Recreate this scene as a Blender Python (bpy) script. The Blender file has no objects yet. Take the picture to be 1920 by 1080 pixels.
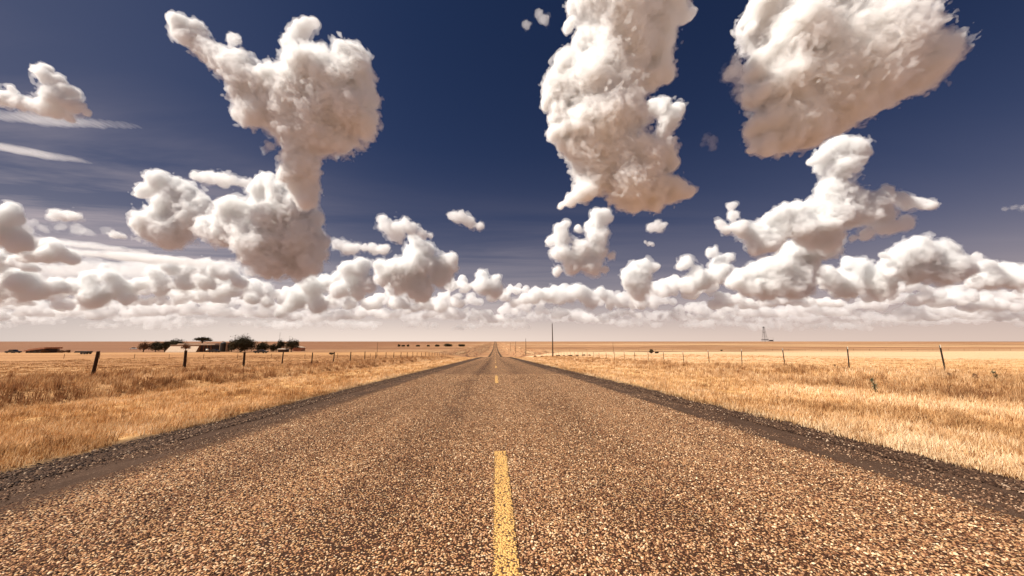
import bpy, bmesh, math, random
import numpy as np
from mathutils import Vector, Matrix

sc = bpy.context.scene
C = sc.collection
# ------------------------------------------------------------ camera
F = 640.0                                   # focal length in pixels of the 1920 wide photograph
YAW = math.atan(31 / 640); PITCH = math.atan(100 / 640)
cam = bpy.data.cameras.new('camera'); cam_ob = bpy.data.objects.new('camera', cam); C.objects.link(cam_ob)
sc.camera = cam_ob
cam.sensor_width = 36; cam.lens = 12; cam.clip_start = .05; cam.clip_end = 200000
cam_ob.location = (0, 0, 1.0); cam_ob.rotation_euler = (math.pi / 2 + PITCH, 0, -YAW)
# ------------------------------------------------------------ sun, sky, exposure
SUN = Vector((-.68, -.12, .76)).normalized()
sl = bpy.data.lights.new('sun', 'SUN'); sun = bpy.data.objects.new('sun', sl); C.objects.link(sun)
sl.energy = 5.0; sl.angle = math.radians(.5); sl.color = (1, .94, .84)
sun.rotation_euler = SUN.to_track_quat('Z', 'Y').to_euler()
sc.view_settings.view_transform = 'Standard'; sc.view_settings.look = 'None'
sc.view_settings.exposure = .62; sc.view_settings.gamma = 1
sc.cycles.volume_bounces = 14; sc.cycles.max_bounces = 16; sc.cycles.diffuse_bounces = 3
sc.cycles.use_denoising = True

def nodes(nt):
    def N(t, **kw):
        n = nt.nodes.new(t)
        for k, v in kw.items():
            if k.startswith('i_'): n.inputs[k[2:].replace('_', ' ')].default_value = v
            else: setattr(n, k, v)
        return n
    def L(a, b): nt.links.new(a, b)
    def math_(op, a, b=None, c=None, clamp=False):
        n = nt.nodes.new('ShaderNodeMath'); n.operation = op; n.use_clamp = clamp
        for i, v in enumerate((a, b, c)):
            if v is None: continue
            if isinstance(v, (int, float)): n.inputs[i].default_value = v
            else: L(v, n.inputs[i])
        return n.outputs[0]
    def mix(f, a, b, mode='MIX'):
        n = nt.nodes.new('ShaderNodeMix'); n.data_type = 'RGBA'; n.blend_type = mode
        for s, v in ((n.inputs[0], f), (n.inputs[6], a), (n.inputs[7], b)):
            if isinstance(v, (int, float)): s.default_value = v
            elif isinstance(v, tuple): s.default_value = v + (1,) if len(v) == 3 else v
            else: L(v, s)
        return n.outputs[2]
    def ramp(f, stops, interp='LINEAR'):
        n = nt.nodes.new('ShaderNodeValToRGB'); r = n.color_ramp; r.interpolation = interp
        while len(r.elements) < len(stops): r.elements.new(.5)
        for e, (p, c) in zip(r.elements, stops):
            e.position = p; e.color = (c + (1,)) if isinstance(c, tuple) else (c, c, c, 1)
        L(f, n.inputs[0]); return n.outputs[0]
    def noise(vec, scale, detail=4, rough=.55, dist=0):
        n = nt.nodes.new('ShaderNodeTexNoise'); n.inputs['Scale'].default_value = scale
        n.inputs['Detail'].default_value = detail; n.inputs['Roughness'].default_value = rough
        n.inputs['Distortion'].default_value = dist
        if vec is not None: L(vec, n.inputs['Vector'])
        return n.outputs[0]
    def mapping(vec, scale=(1, 1, 1), rot=(0, 0, 0), loc=(0, 0, 0)):
        n = nt.nodes.new('ShaderNodeMapping'); n.inputs['Scale'].default_value = scale
        n.inputs['Rotation'].default_value = rot; n.inputs['Location'].default_value = loc
        L(vec, n.inputs['Vector']); return n.outputs[0]
    return N, L, math_, mix, ramp, noise, mapping

def world():
    w = bpy.data.worlds.new('World'); sc.world = w; w.use_nodes = True
    nt = w.node_tree; nt.nodes.clear()
    N, L, M, mix, ramp, noise, mapping = nodes(nt)
    out = N('ShaderNodeOutputWorld'); bg = N('ShaderNodeBackground'); L(bg.outputs[0], out.inputs[0])
    sky = N('ShaderNodeTexSky'); sky.sky_type = 'NISHITA'; sky.sun_disc = False
    sky.sun_elevation = math.asin(SUN.z); sky.sun_rotation = math.atan2(SUN.x, SUN.y)
    sky.dust_density = 1.5; sky.ozone_density = 3; sky.air_density = 1
    tc = N('ShaderNodeTexCoord'); sep = N('ShaderNodeSeparateXYZ'); L(tc.outputs['Generated'], sep.inputs[0])
    x, y, z = sep.outputs
    # polarised, deep blue air: the Nishita sky pulled towards navy
    base = mix(1.0, sky.outputs[0], (SKYT[0], SKYT[1], SKYT[2]), 'MULTIPLY')
    # pale dust low over the plain
    zz = M('MAXIMUM', z, 0.0)
    haze = M('POWER', 2.718, M('MULTIPLY', M('POWER', M('MULTIPLY', zz, 8.0), 1.35), -1.0))
    haze2 = M('MULTIPLY', haze, .98)
    side = M('MULTIPLY_ADD', x, -.5, .5, clamp=True)     # 1 to the left (sunward), 0 to the right
    hcol = mix(side, (4.6, 3.55, 3.05), (6.9, 5.85, 5.1))
    mid = M('MULTIPLY', M('POWER', 2.718, M('MULTIPLY', zz, -4.2)), .55)
    base = mix(mid, base, (1.05, 1.15, 2.0))
    col = mix(haze2, base, hcol)
    glow = M('MULTIPLY', M('POWER', M('MAXIMUM', M('MULTIPLY_ADD', x, -1.15, 0.0), 0.0), 3.0), .45)
    col = mix(M('MINIMUM', glow, .35), col, (1.0, .95, 1.2))
    # thin cirrus streaks on a high flat layer
    den = M('MAXIMUM', z, .03)
    cx = M('DIVIDE', x, den); cy = M('DIVIDE', y, den)
    comb = N('ShaderNodeCombineXYZ'); L(cx, comb.inputs[0]); L(cy, comb.inputs[1])
    v = mapping(comb.outputs[0], (.16, .8, 1), (0, 0, .10))
    n1 = noise(v, 1.1, 7, .6, .6)
    m1 = ramp(n1, [(.42, 0.0), (.72, 1.0)])
    n2 = noise(mapping(comb.outputs[0], (.2, .2, 1)), .5, 2)
    m2 = ramp(n2, [(.36, 0.0), (.54, 1.0)])
    up = ramp(z, [(.04, 0.0), (.11, 1.0), (.28, .9), (.42, .15), (.5, 0.0)])
    lf = ramp(M('MULTIPLY_ADD', x, .5, .5), [(.2, 1.0), (.62, .25), (.85, .1)])
    a = M('MULTIPLY', M('MULTIPLY', m1, m2), M('MULTIPLY', M('MULTIPLY', up, lf), 1.5))
    col = mix(M('MULTIPLY', a, .75, clamp=True), col, (4.2, 3.5, 3.5))
    L(col, bg.inputs[0]); bg.inputs[1].default_value = .1
SKYT = (.062, .097, .165)
world()

# ------------------------------------------------------------ helpers
def tag(o, label=None, cat=None, group=None, kind=None):
    if label: o['label'] = label
    if cat: o['category'] = cat
    if group: o['group'] = group
    if kind: o['kind'] = kind
    return o
def empty(name, loc, rz=0, **kw):
    o = bpy.data.objects.new(name, None); o.empty_display_size = .3; C.objects.link(o)
    o.location = loc; o.rotation_euler = (0, 0, rz); return tag(o, **kw)
def mesh_np(name, V, Q, mat, parent=None, loc=(0, 0, 0), smooth=True, attr=None):
    me = bpy.data.meshes.new(name); V = np.asarray(V, np.float32); Q = np.asarray(Q, np.int32)
    k = Q.shape[1]
    me.vertices.add(len(V)); me.vertices.foreach_set('co', V.ravel())
    me.loops.add(Q.size); me.loops.foreach_set('vertex_index', Q.ravel())
    me.polygons.add(len(Q)); me.polygons.foreach_set('loop_start', np.arange(0, Q.size, k, dtype=np.int32))
    me.update(calc_edges=True)
    if smooth: me.shade_smooth()
    if attr is not None:
        for nm, arr in attr.items():
            a = me.attributes.new(nm, 'FLOAT', 'POINT'); a.data.foreach_set('value', np.asarray(arr, np.float32))
    o = bpy.data.objects.new(name, me); C.objects.link(o); o.location = loc; o.parent = parent
    if mat: me.materials.append(mat)
    return o
class MB:
    def __init__(s): s.bm = bmesh.new()
    def box(s, c, d, rz=0, taper=1.0, rx=0, ry=0):
        m = Matrix.Translation(c) @ Matrix.Rotation(rz, 4, 'Z') @ Matrix.Rotation(rx, 4, 'X') @ Matrix.Rotation(ry, 4, 'Y')
        vs = []
        for k in (-.5, .5):
            t = taper if k > 0 else 1
            for i, j in ((-.5, -.5), (.5, -.5), (.5, .5), (-.5, .5)):
                vs.append(s.bm.verts.new(m @ Vector((i * d[0] * t, j * d[1] * t, k * d[2]))))
        for f in ((0, 3, 2, 1), (4, 5, 6, 7), (0, 1, 5, 4), (1, 2, 6, 5), (2, 3, 7, 6), (3, 0, 4, 7)):
            s.bm.faces.new([vs[i] for i in f])
        return s
    def tube(s, pts, rad, n=8, cap=True):
        rings = []
        pts = [Vector(p) for p in pts]
        if not isinstance(rad, (list, tuple)): rad = [rad] * len(pts)
        for i, p in enumerate(pts):
            d = (pts[min(i + 1, len(pts) - 1)] - pts[max(i - 1, 0)]).normalized()
            a = d.orthogonal().normalized() if abs(d.z) < .9 else d.cross(Vector((0, 1, 0))).normalized()
            b = d.cross(a)
            rings.append([s.bm.verts.new(p + (a * math.cos(t) + b * math.sin(t)) * rad[i]) for t in [2 * math.pi * k / n for k in range(n)]])
        for r0, r1 in zip(rings, rings[1:]):
            for k in range(n): s.bm.faces.new((r0[k], r0[(k + 1) % n], r1[(k + 1) % n], r1[k]))
        if cap: s.bm.faces.new(rings[0][::-1]); s.bm.faces.new(rings[-1])
        return s
    def prism(s, poly, y0, y1):                 # polygon in x,z extruded along y
        a = [s.bm.verts.new((x, y0, z)) for x, z in poly]; b = [s.bm.verts.new((x, y1, z)) for x, z in poly]
        s.bm.faces.new(a); s.bm.faces.new(b[::-1])
        for k in range(len(a)): s.bm.faces.new((a[k], b[k], b[(k + 1) % len(a)], a[(k + 1) % len(a)]))
        return s
    def build(s, name, mat, parent=None, smooth=False, loc=(0, 0, 0)):
        bmesh.ops.recalc_face_normals(s.bm, faces=s.bm.faces)
        me = bpy.data.meshes.new(name); s.bm.to_mesh(me); s.bm.free()
        if smooth: me.shade_smooth()
        o = bpy.data.objects.new(name, me); C.objects.link(o); o.parent = parent; o.location = loc
        if mat: me.materials.append(mat)
        return o
def copy_tree(o, parent=None):
    c = o.copy(); C.objects.link(c); c.parent = parent
    for ch in o.children: copy_tree(ch, c)
    return c

rng = np.random.default_rng(5)
P_ = rng.permutation(256); P_ = np.concatenate([P_, P_, P_])
G_ = rng.normal(size=(256, 3)); G_ = (G_ / np.linalg.norm(G_, axis=1)[:, None]).astype(np.float32)
def perlin(p):
    i = np.floor(p).astype(np.int32); f = (p - i).astype(np.float32); i &= 255
    u = f * f * f * (f * (f * 6 - 15) + 10); r = 0
    for a in (0, 1):
        for b in (0, 1):
            for c in (0, 1):
                g = G_[P_[P_[P_[i[:, 0] + a] + i[:, 1] + b] + i[:, 2] + c]]
                d = g[:, 0] * (f[:, 0] - a) + g[:, 1] * (f[:, 1] - b) + g[:, 2] * (f[:, 2] - c)
                r = r + d * (u[:, 0] if a else 1 - u[:, 0]) * (u[:, 1] if b else 1 - u[:, 1]) * (u[:, 2] if c else 1 - u[:, 2])
    return r
def per2(x, y, s, k=0.0):
    sh = np.shape(x); x = np.ravel(x); y = np.ravel(y)
    return perlin(np.stack([x * s, y * s, np.full(x.shape, k)], 1).astype(np.float64)).reshape(sh)

# ------------------------------------------------------------ terrain
DS = np.array([(-4000, -135), (-300, -9.2), (0, 1), (60, 3.04), (100, 4.0), (170, 4.9), (300, 6.4), (500, 7.6), (900, 7.2), (1300, 4.2), (1700, .6), (2600, 1.5), (6000, 8), (40000, 60)])
DC = np.array([(-4000, -135), (-300, -9.2), (0, 1), (60, 3.04), (103, 4.5), (140, 6.4), (200, 9.4), (270, 10.4), (420, 12.6), (650, 14.2), (1000, 11), (1400, 4.5), (1700, .3), (2600, 1.5), (6000, 8), (40000, 60)])
def smoothcurve(T):
    ys = np.concatenate([np.linspace(-4000, 0, 60), np.linspace(0, 3000, 1501)[1:], np.geomspace(3010, 40000, 60)])
    D = np.interp(ys, T[:, 0], T[:, 1])
    m = (ys >= 40) & (ys <= 3000); k = 7
    Dp = np.convolve(np.pad(D, k, mode='edge'), np.ones(2 * k + 1) / (2 * k + 1), 'valid')
    w = np.clip((ys - 40) / 40, 0, 1) * (ys < 2900)
    return ys, D * (1 - w) + Dp * w
YS, DSS = smoothcurve(DS); _, DCC = smoothcurve(DC)
def sm(a, b, x):
    t = np.clip((x - a) / (b - a), 0, 1); return t * t * (3 - 2 * t)
RX = .06
def ground_z(x, y, fine=True):
    x = np.asarray(x, float); y = np.asarray(y, float)
    ds = np.interp(y, YS, DSS); dc = np.interp(y, YS, DCC)
    w = sm(7, 34, np.abs(x))
    z = 1.0 - (dc * (1 - w) + ds * w)
    ax = np.abs(x - RX)
    z = z - .05 * sm(3.6, 4.3, ax) - .12 * sm(4.2, 7.5, ax) * (1 - sm(10, 14, ax))
    z = z - .28 * np.exp(-((x + 11.9) / 1.4) ** 2) - .10 * np.exp(-((x - 12.5) / 1.8) ** 2)
    off = sm(4.3, 7, ax)
    if fine: z = z + off * (per2(x, y, .35, 1.5) * .10 + per2(x, y, .09, 7.5) * .25 * sm(8, 20, ax))
    return z
def gz(x, y): return float(ground_z(np.array([x]), np.array([y]))[0])

def axis(*segs):
    out = []
    for a, b, n, kind in segs:
        out.append(np.linspace(a, b, n, endpoint=False) if kind == 'l' else (np.sign(a) * np.geomspace(abs(a), abs(b), n, endpoint=False)))
    return np.concatenate(out)
xs = np.concatenate([-np.geomspace(40, 40000, 60)[::-1], np.linspace(-40, 40, 267)[1:-1], np.geomspace(40, 40000, 60)])
ysg = np.concatenate([-np.geomspace(6, 4000, 40)[::-1], np.linspace(-6, 60, 265)[1:], np.geomspace(60.3, 40000, 190)])
X, Y = np.meshgrid(xs, ysg, indexing='ij')
Z = ground_z(X, Y)
nx, ny = X.shape
ii = np.arange(nx * ny).reshape(nx, ny)
Q = np.stack([ii[:-1, :-1], ii[1:, :-1], ii[1:, 1:], ii[:-1, 1:]], -1).reshape(-1, 4)
Zg = Z - .10 * (1 - sm(3.95, 4.35, np.abs(X - RX)))        # the bed under the road sheets

def mat_new(name):
    m = bpy.data.materials.new(name); m.use_nodes = True; m.node_tree.nodes.clear()
    t = nodes(m.node_tree); N, L = t[0], t[1]
    out = N('ShaderNodeOutputMaterial'); b = N('ShaderNodeBsdfPrincipled'); L(b.outputs[0], out.inputs[0])
    b.inputs['Roughness'].default_value = .9; b.inputs['Specular IOR Level'].default_value = .2
    return (m, b) + t
def simple(name, col, rough=.85, spec=.2, var=.25, scale=6.0, metal=0):
    m, b, N, L, M, mix, ramp, noise, mapping = mat_new(name)
    tc = N('ShaderNodeTexCoord')
    n = noise(tc.outputs['Object'], scale, 5)
    f = ramp(n, [(.3, 1 - var), (.7, 1 + var * .6)])
    L(mix(1.0, col, f, 'MULTIPLY'), b.inputs['Base Color'])
    b.inputs['Roughness'].default_value = rough; b.inputs['Specular IOR Level'].default_value = spec; b.inputs['Metallic'].default_value = metal
    return m

def ground_mat():
    m, b, N, L, M, mix, ramp, noise, mapping = mat_new('dry_prairie')
    geo = N('ShaderNodeNewGeometry'); pos = geo.outputs['Position']
    sep = N('ShaderNodeSeparateXYZ'); L(pos, sep.inputs[0]); x, y, z = sep.outputs
    gold = (.60, .335, .125); straw = (.74, .47, .22); rust = (.36, .165, .07); soil = (.25, .13, .065)
    nf = noise(pos, 3.0, 6, .7); nm = noise(pos, .35, 5, .6)
    nb = noise(mapping(pos, (.004, .03, 1)), 1.0, 5, .6)
    fine = ramp(nf, [(.3, (.55, .5, .45)), (.6, (1.15, 1.12, 1.1))])
    c = mix(ramp(nm, [(.35, 0.0), (.65, 1.0)]), gold, straw)
    ax = M('ABSOLUTE', M('ADD', x, M('MULTIPLY_ADD', nm, 3.0, -1.5)))
    tall = M('MULTIPLY', ramp(M('DIVIDE', ax, 40.0), [(.26, 0.0), (.32, 1.0), (.50, .9), (.60, .25)]), M('MULTIPLY_ADD', nm, 1.1, .1), clamp=True)
    left = ramp(M('MULTIPLY_ADD', x, -1 / 60, .5), [(.6, 0.0), (.75, 1.0)])
    c = mix(M('MULTIPLY', tall, M('MULTIPLY_ADD', left, .35, .4)), c, rust)
    # fields: left pasture orange brown in long bands, right pale straw and then browner far off
    fl = mix(ramp(nb, [(.4, 0.0), (.62, 1.0)]), (.36, .165, .065), (.52, .28, .12))
    c = mix(M('MULTIPLY', left, ramp(M('DIVIDE', y, 400.0), [(.02, .2), (.09, .85)])), c, fl)
    yn = M('MULTIPLY_ADD', nb, 60.0, y)
    far = ramp(M('DIVIDE', yn, 2000.0), [(.092, 0.0), (.099, 1.0)])
    c = mix(M('MULTIPLY', M('SUBTRACT', 1.0, left), ramp(M('DIVIDE', y, 200.0), [(.10, 0.0), (.3, 1.0)])), c, (.74, .48, .28))
    fb = M('ADD', M('MULTIPLY', noise(mapping(pos, (.0012, .011, 1)), 1.0, 5, .62), .45), M('MULTIPLY', noise(mapping(pos, (.0005, .0032, 1)), 1.0, 4, .6), .55))
    cf = ramp(fb, [(.40, (.15, .07, .033)), (.45, (.36, .18, .085)), (.50, (.47, .26, .13)), (.53, (.22, .11, .05)), (.57, (.50, .30, .155)), (.64, (.60, .385, .21))])
    lf2 = ramp(M('MULTIPLY_ADD', x, -1 / 700, .5), [(.5, 0.0), (.8, 1.0)])
    cf = mix(M('MULTIPLY', lf2, .85), cf, (.22, .095, .045))
    c = mix(far, c, cf)
    c = mix(1.0, c, fine, 'MULTIPLY')
    # unseen far ground, toned dull to cut the warm bounce onto the clouds
    r2 = M('SQRT', M('ADD', M('MULTIPLY', x, x), M('MULTIPLY', y, y)))
    out_ = ramp(M('DIVIDE', r2, 10000.0), [(.24, 0.0), (.34, 1.0)])
    c = mix(out_, c, mix(noise(pos, .0008, 4), (.17, .098, .078), (.25, .15, .115)))
    # grit next to the road
    ex = M('ABSOLUTE', M('SUBTRACT', x, RX))
    exn = M('MULTIPLY_ADD', noise(pos, 2.2, 5, .7), .9, M('SUBTRACT', ex, .45))
    g = ramp(M('DIVIDE', exn, 10.0), [(.445, 1.0), (.49, 0.0)])
    c = mix(g, c, mix(ramp(noise(pos, 30, 4, .7), [(.4, 0.0), (.7, 1.0)]), (.03, .016, .011), (.16, .09, .05)))
    L(c, b.inputs['Base Color'])
    bp = N('ShaderNodeBump'); bp.inputs['Strength'].default_value = .9; bp.inputs['Distance'].default_value = .08
    L(noise(pos, 6, 6, .75), bp.inputs['Height']); L(bp.outputs[0], b.inputs['Normal'])
    return m
GM = ground_mat()
ground = mesh_np('ground', np.stack([X, Y, Zg], -1).reshape(-1, 3), Q, GM)
tag(ground, kind='structure')

# ------------------------------------------------------------ road sheets following the terrain
YR = np.concatenate([np.linspace(-8, 60, 137), np.geomspace(60.5, 1720, 260)])
def strip(name, x0, x1, nxs, lift, mat, y=YR, wob=0, seedk=0):
    cols = np.linspace(x0, x1, nxs); XX, YY = np.meshgrid(cols, y, indexing='ij')
    if wob:
        XX = XX.copy(); XX[0] += per2(YY[0], YY[0] * 0, 2.3, seedk) * wob; XX[-1] += per2(YY[0], YY[0] * 0, 2.1, seedk + 4) * wob
    ZZ = ground_z(XX, YY, False) + lift
    k = np.arange(XX.size).reshape(XX.shape)
    q = np.stack([k[:-1, :-1], k[1:, :-1], k[1:, 1:], k[:-1, 1:]], -1).reshape(-1, 4)
    return mesh_np(name, np.stack([XX, YY, ZZ], -1).reshape(-1, 3), q, mat)

def chip_nodes(t, pos, yellow=False):
    N, L, M, mix, ramp, noise, mapping = t
    vo = N('ShaderNodeTexVoronoi'); vo.feature = 'F1'; vo.inputs['Scale'].default_value = 78; vo.inputs['Randomness'].default_value = 1
    wv = N('ShaderNodeVectorMath'); wv.operation = 'ADD'; L(pos, wv.inputs[0])
    ns = N('ShaderNodeTexNoise'); ns.inputs['Scale'].default_value = 45; L(pos, ns.inputs['Vector'])
    sc_ = N('ShaderNodeVectorMath'); sc_.operation = 'SCALE'; L(ns.outputs[1], sc_.inputs[0]); sc_.inputs[3].default_value = .012
    L(sc_.outputs[0], wv.inputs[1]); L(wv.outputs[0], vo.inputs['Vector'])
    hs = N('ShaderNodeSeparateColor'); L(vo.outputs['Color'], hs.inputs[0])
    return vo, hs
def road_mat():
    m, b, *t = mat_new('chip_seal'); N, L, M, mix, ramp, noise, mapping = t
    geo = N('ShaderNodeNewGeometry'); pos = geo.outputs['Position']
    sep = N('ShaderNodeSeparateXYZ'); L(pos, sep.inputs[0]); x, y, z = sep.outputs
    vo, hs = chip_nodes(t, pos)
    stone = ramp(hs.outputs[0], [(0.0, (.16, .07, .035)), (.25, (.45, .215, .095)), (.5, (.66, .365, .165)), (.78, (.78, .50, .26)), (1.0, (.88, .68, .46))])
    pink = mix(M('MULTIPLY', M('GREATER_THAN', hs.outputs[1], .72), .55), stone, (.50, .22, .13))
    wear = noise(mapping(pos, (1.3, .35, 1)), 1.4, 5, .65)
    bleed = noise(pos, 5.5, 4, .6)
    # wheel paths and the bled seam left of the line, rows of the seal coat along x
    band = noise(mapping(pos, (1.1, .012, 0)), 1.0, 3, .6)
    tr1 = M('POWER', 2.718, M('MULTIPLY', M('POWER', M('DIVIDE', M('ADD', M('MULTIPLY_ADD', wear, .5, -.25), M('ADD', x, .78)), .22), 2.0), -1.0))
    tr2 = M('POWER', 2.718, M('MULTIPLY', M('POWER', M('DIVIDE', M('ADD', M('MULTIPLY_ADD', wear, .5, -.25), M('SUBTRACT', x, 1.0)), .26), 2.0), -1.0))
    lost = M('ADD', M('MULTIPLY', M('ADD', tr1, M('MULTIPLY', tr2, .6)), .28), M('ADD', M('MULTIPLY', ramp(bleed, [(.60, 0.0), (.75, 1.0)]), .3), M('MULTIPLY', ramp(band, [(.42, 0.0), (.66, 1.0)]), .30)))
    gap = ramp(M('ADD', M('MULTIPLY', vo.outputs['Distance'], 1.15), M('MULTIPLY', lost, .33)), [(.53, 0.0), (.66, 1.0)])
    binder = mix(noise(pos, 30, 3), (.024, .010, .006), (.085, .040, .022))
    c = mix(gap, pink, binder)
    ex = M('ABSOLUTE', M('SUBTRACT', x, RX))
    edge = ramp(M('ADD', M('DIVIDE', ex, 4.0), M('MULTIPLY_ADD', noise(pos, 9, 4, .7), .16, -.08)), [(.755, 0.0), (.82, .75)])
    c = mix(edge, c, binder)
    c = mix(1.0, c, ramp(wear, [(.3, (.70, .66, .64)), (.7, (1.04, 1.0, .96))]), 'MULTIPLY')
    L(c, b.inputs['Base Color']); b.inputs['Roughness'].default_value = .85; b.inputs['Specular IOR Level'].default_value = .12
    bp = N('ShaderNodeBump'); bp.inputs['Strength'].default_value = .6; bp.inputs['Distance'].default_value = .010
    hgt = M('SUBTRACT', 1.0, gap); hgt = M('MULTIPLY', hgt, M('MULTIPLY_ADD', hs.outputs[2], .6, .4))
    L(hgt, bp.inputs['Height']); L(bp.outputs[0], b.inputs['Normal'])
    return m
def edge_mat():
    m, b, *t = mat_new('asphalt_edge'); N, L, M, mix, ramp, noise, mapping = t
    geo = N('ShaderNodeNewGeometry'); pos = geo.outputs['Position']
    n1 = noise(mapping(pos, (2.5, .35, 1)), 2.0, 6, .65); n2 = noise(pos, 55, 4, .7); n3 = noise(pos, 9, 5, .7)
    c = mix(ramp(n1, [(.3, 0.0), (.7, 1.0)]), (.050, .027, .017), (.098, .056, .036))
    c = mix(ramp(n2, [(.60, 0.0), (.70, .9)]), c, (.34, .22, .15))
    c = mix(ramp(n3, [(.62, 0.0), (.72, .7)]), c, (.04, .024, .02))
    L(c, b.inputs['Base Color']); b.inputs['Roughness'].default_value = .9; b.inputs['Specular IOR Level'].default_value = .08
    bp = N('ShaderNodeBump'); bp.inputs['Strength'].default_value = .7; bp.inputs['Distance'].default_value = .01
    L(M('ADD', n2, n3), bp.inputs['Height']); L(bp.outputs[0], b.inputs['Normal'])
    return m
def paint_mat():
    m, b, *t = mat_new('yellow_paint'); N, L, M, mix, ramp, noise, mapping = t
    geo = N('ShaderNodeNewGeometry'); pos = geo.outputs['Position']
    sp = N('ShaderNodeSeparateXYZ'); L(pos, sp.inputs[0]); N_x = sp.outputs[0]
    vo, hs = chip_nodes(t, pos)
    worn = M('ADD', M('MULTIPLY', vo.outputs['Distance'], 1.0), M('MULTIPLY', noise(pos, 14, 5, .7), .55))
    gap = ramp(M('ADD', worn, M('MULTIPLY', ramp(M('ABSOLUTE', M('SUBTRACT', N_x, RX)), [(.045, 0.0), (.07, 1.0)]), .25)), [(.90, 0.0), (.96, 1.0)])
    y = mix(hs.outputs[0], (.70, .36, .10), (.82, .48, .16))
    c = mix(gap, y, (.09, .045, .025))
    L(c, b.inputs['Base Color']); b.inputs['Roughness'].default_value = .6
    bp = N('ShaderNodeBump'); bp.inputs['Strength'].default_value = .8; bp.inputs['Distance'].default_value = .010
    L(M('SUBTRACT', 1.0, M('MULTIPLY', vo.outputs['Distance'], 1.4)), bp.inputs['Height']); L(bp.outputs[0], b.inputs['Normal'])
    return m
ROAD, EDGE, PAINT = road_mat(), edge_mat(), paint_mat()
tag(strip('road_shoulder', -4.2, 4.3, 12, -.004, EDGE, wob=.25), kind='structure')
tag(strip('road', -3.27, 3.22, 12, 0.0, ROAD, wob=.10, seedk=9), kind='structure')
Vs, Qs = [], []
for k in range(0, 60):
    y0 = -.2 + 12.2 * k; y1 = y0 + 3.96
    yy = np.linspace(y0, y1, 60 if k < 3 else 8)
    for side in (0, 1):
        pass
    w0 = RX - .063 + per2(yy, yy * 0, 9.0, k) * .012; w1 = RX + .063 + per2(yy, yy * 0, 9.5, k + 30) * .012
    if k > 8: w0 -= .0; w1 += .0
    for a, c_ in zip(w0, w1): pass
    pts = np.stack([np.stack([w0, yy], -1), np.stack([w1, yy], -1)], 1).reshape(-1, 2)
    z = ground_z(pts[:, 0], pts[:, 1], False) + .005
    base = sum(len(v) for v in Vs)
    Vs.append(np.column_stack([pts, z]))
    n = len(yy); i0 = np.arange(n - 1) * 2 + base
    Qs.append(np.stack([i0, i0 + 1, i0 + 3, i0 + 2], 1))
tag(mesh_np('road_marking', np.concatenate(Vs), np.concatenate(Qs), PAINT), kind='structure')

# ------------------------------------------------------------ loose stones and chips with real relief
def stones(name, pts, size, mat, seed, flat=.55, sink=.25):
    r = np.random.default_rng(seed); n = len(pts)
    base = np.array([(1, 0, 0), (.5, .87, 0), (-.5, .87, 0), (-1, 0, 0), (-.5, -.87, 0), (.5, -.87, 0), (.45, .3, .8), (-.45, .35, .8), (0, -.5, .85)], float)
    tri = np.array([(0, 1, 6), (1, 2, 7), (1, 7, 6), (2, 3, 7), (3, 4, 8), (3, 8, 7), (4, 5, 8), (5, 0, 6), (5, 6, 8), (6, 7, 8)])
    V = base[None] * (1 + r.uniform(-.3, .3, (n, 9, 1))) + r.uniform(-.13, .13, (n, 9, 3))
    a = r.uniform(0, 6.28, n); ca, sa = np.cos(a)[:, None], np.sin(a)[:, None]
    sx = (size * r.uniform(.8, 1.35, n))[:, None]; sy = (size * r.uniform(.55, .95, n))[:, None]
    px, py = V[..., 0] * sx, V[..., 1] * sy
    vx = px * ca - py * sa; vy = px * sa + py * ca
    tilt = r.uniform(-.35, .35, (n, 2))
    vz = (V[..., 2] * flat - sink) * size[:, None] + (vx * tilt[:, :1] + vy * tilt[:, 1:])
    W = np.stack([vx + pts[:, :1], vy + pts[:, 1:2], vz + pts[:, 2:3]], -1).reshape(-1, 3)
    T = (tri[None] + (np.arange(n) * 9)[:, None, None]).reshape(-1, 3)
    return mesh_np(name, W, T, mat, smooth=False, attr={'tone': np.repeat(r.uniform(0, 1, n), 9)})
def stone_mat(name, stops):
    m, b, *t = mat_new(name); N, L, M, mix, ramp, noise, mapping = t
    at = N('ShaderNodeAttribute', attribute_name='tone')
    L(ramp(at.outputs['Fac'], stops), b.inputs['Base Color']); b.inputs['Roughness'].default_value = .8; b.inputs['Specular IOR Level'].default_value = .12
    return m
r = np.random.default_rng(11)
def scatter_chips(n, ymax):
    y = 1.05 + (ymax - 1.05) * r.random(n) ** 1.9; x = r.uniform(-3.2, 3.2, n) + RX
    k = (np.abs(x) < y * 1.62 + .6)
    k &= ~((np.abs(x - RX) < .066) & ((y < 3.8) | (np.abs((y + .2) % 12.2 - 2) < 2)) & (r.random(n) < .985))
    k &= r.random(n) < .62
    bleed = per2(x, y, 3.3, 2.2) + per2(x, y * .3, 1.2, 8.8) * .8
    bleed = bleed + .34 * np.exp(-((x + .78 + .12 * per2(y, y * 0, .6, 3)) / .2) ** 2) + .2 * np.exp(-((x - 1.0) / .26) ** 2)
    k &= bleed < .22 + .3 * r.random(n)
    k &= (np.abs(x - RX) < 3.0 + .25 * r.random(n))
    x, y = x[k], y[k]
    return np.column_stack([x, y, ground_z(x, y, False)])
pts = scatter_chips(300000, 17)
CH = stone_mat('chips', [(0.0, (.025, .011, .007)), (.38, (.12, .05, .025)), (.66, (.34, .16, .078)), (.87, (.60, .35, .18)), (1.0, (.92, .68, .43))])
o = stones('stone_chips', pts, r.uniform(.0035, .0082, len(pts)) * (1.0 + .04 * pts[:, 1]), CH, 3, flat=.85, sink=.05)
tag(o, 'tan stone chips standing proud of the worn road surface', 'road gravel', kind='stuff')
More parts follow.
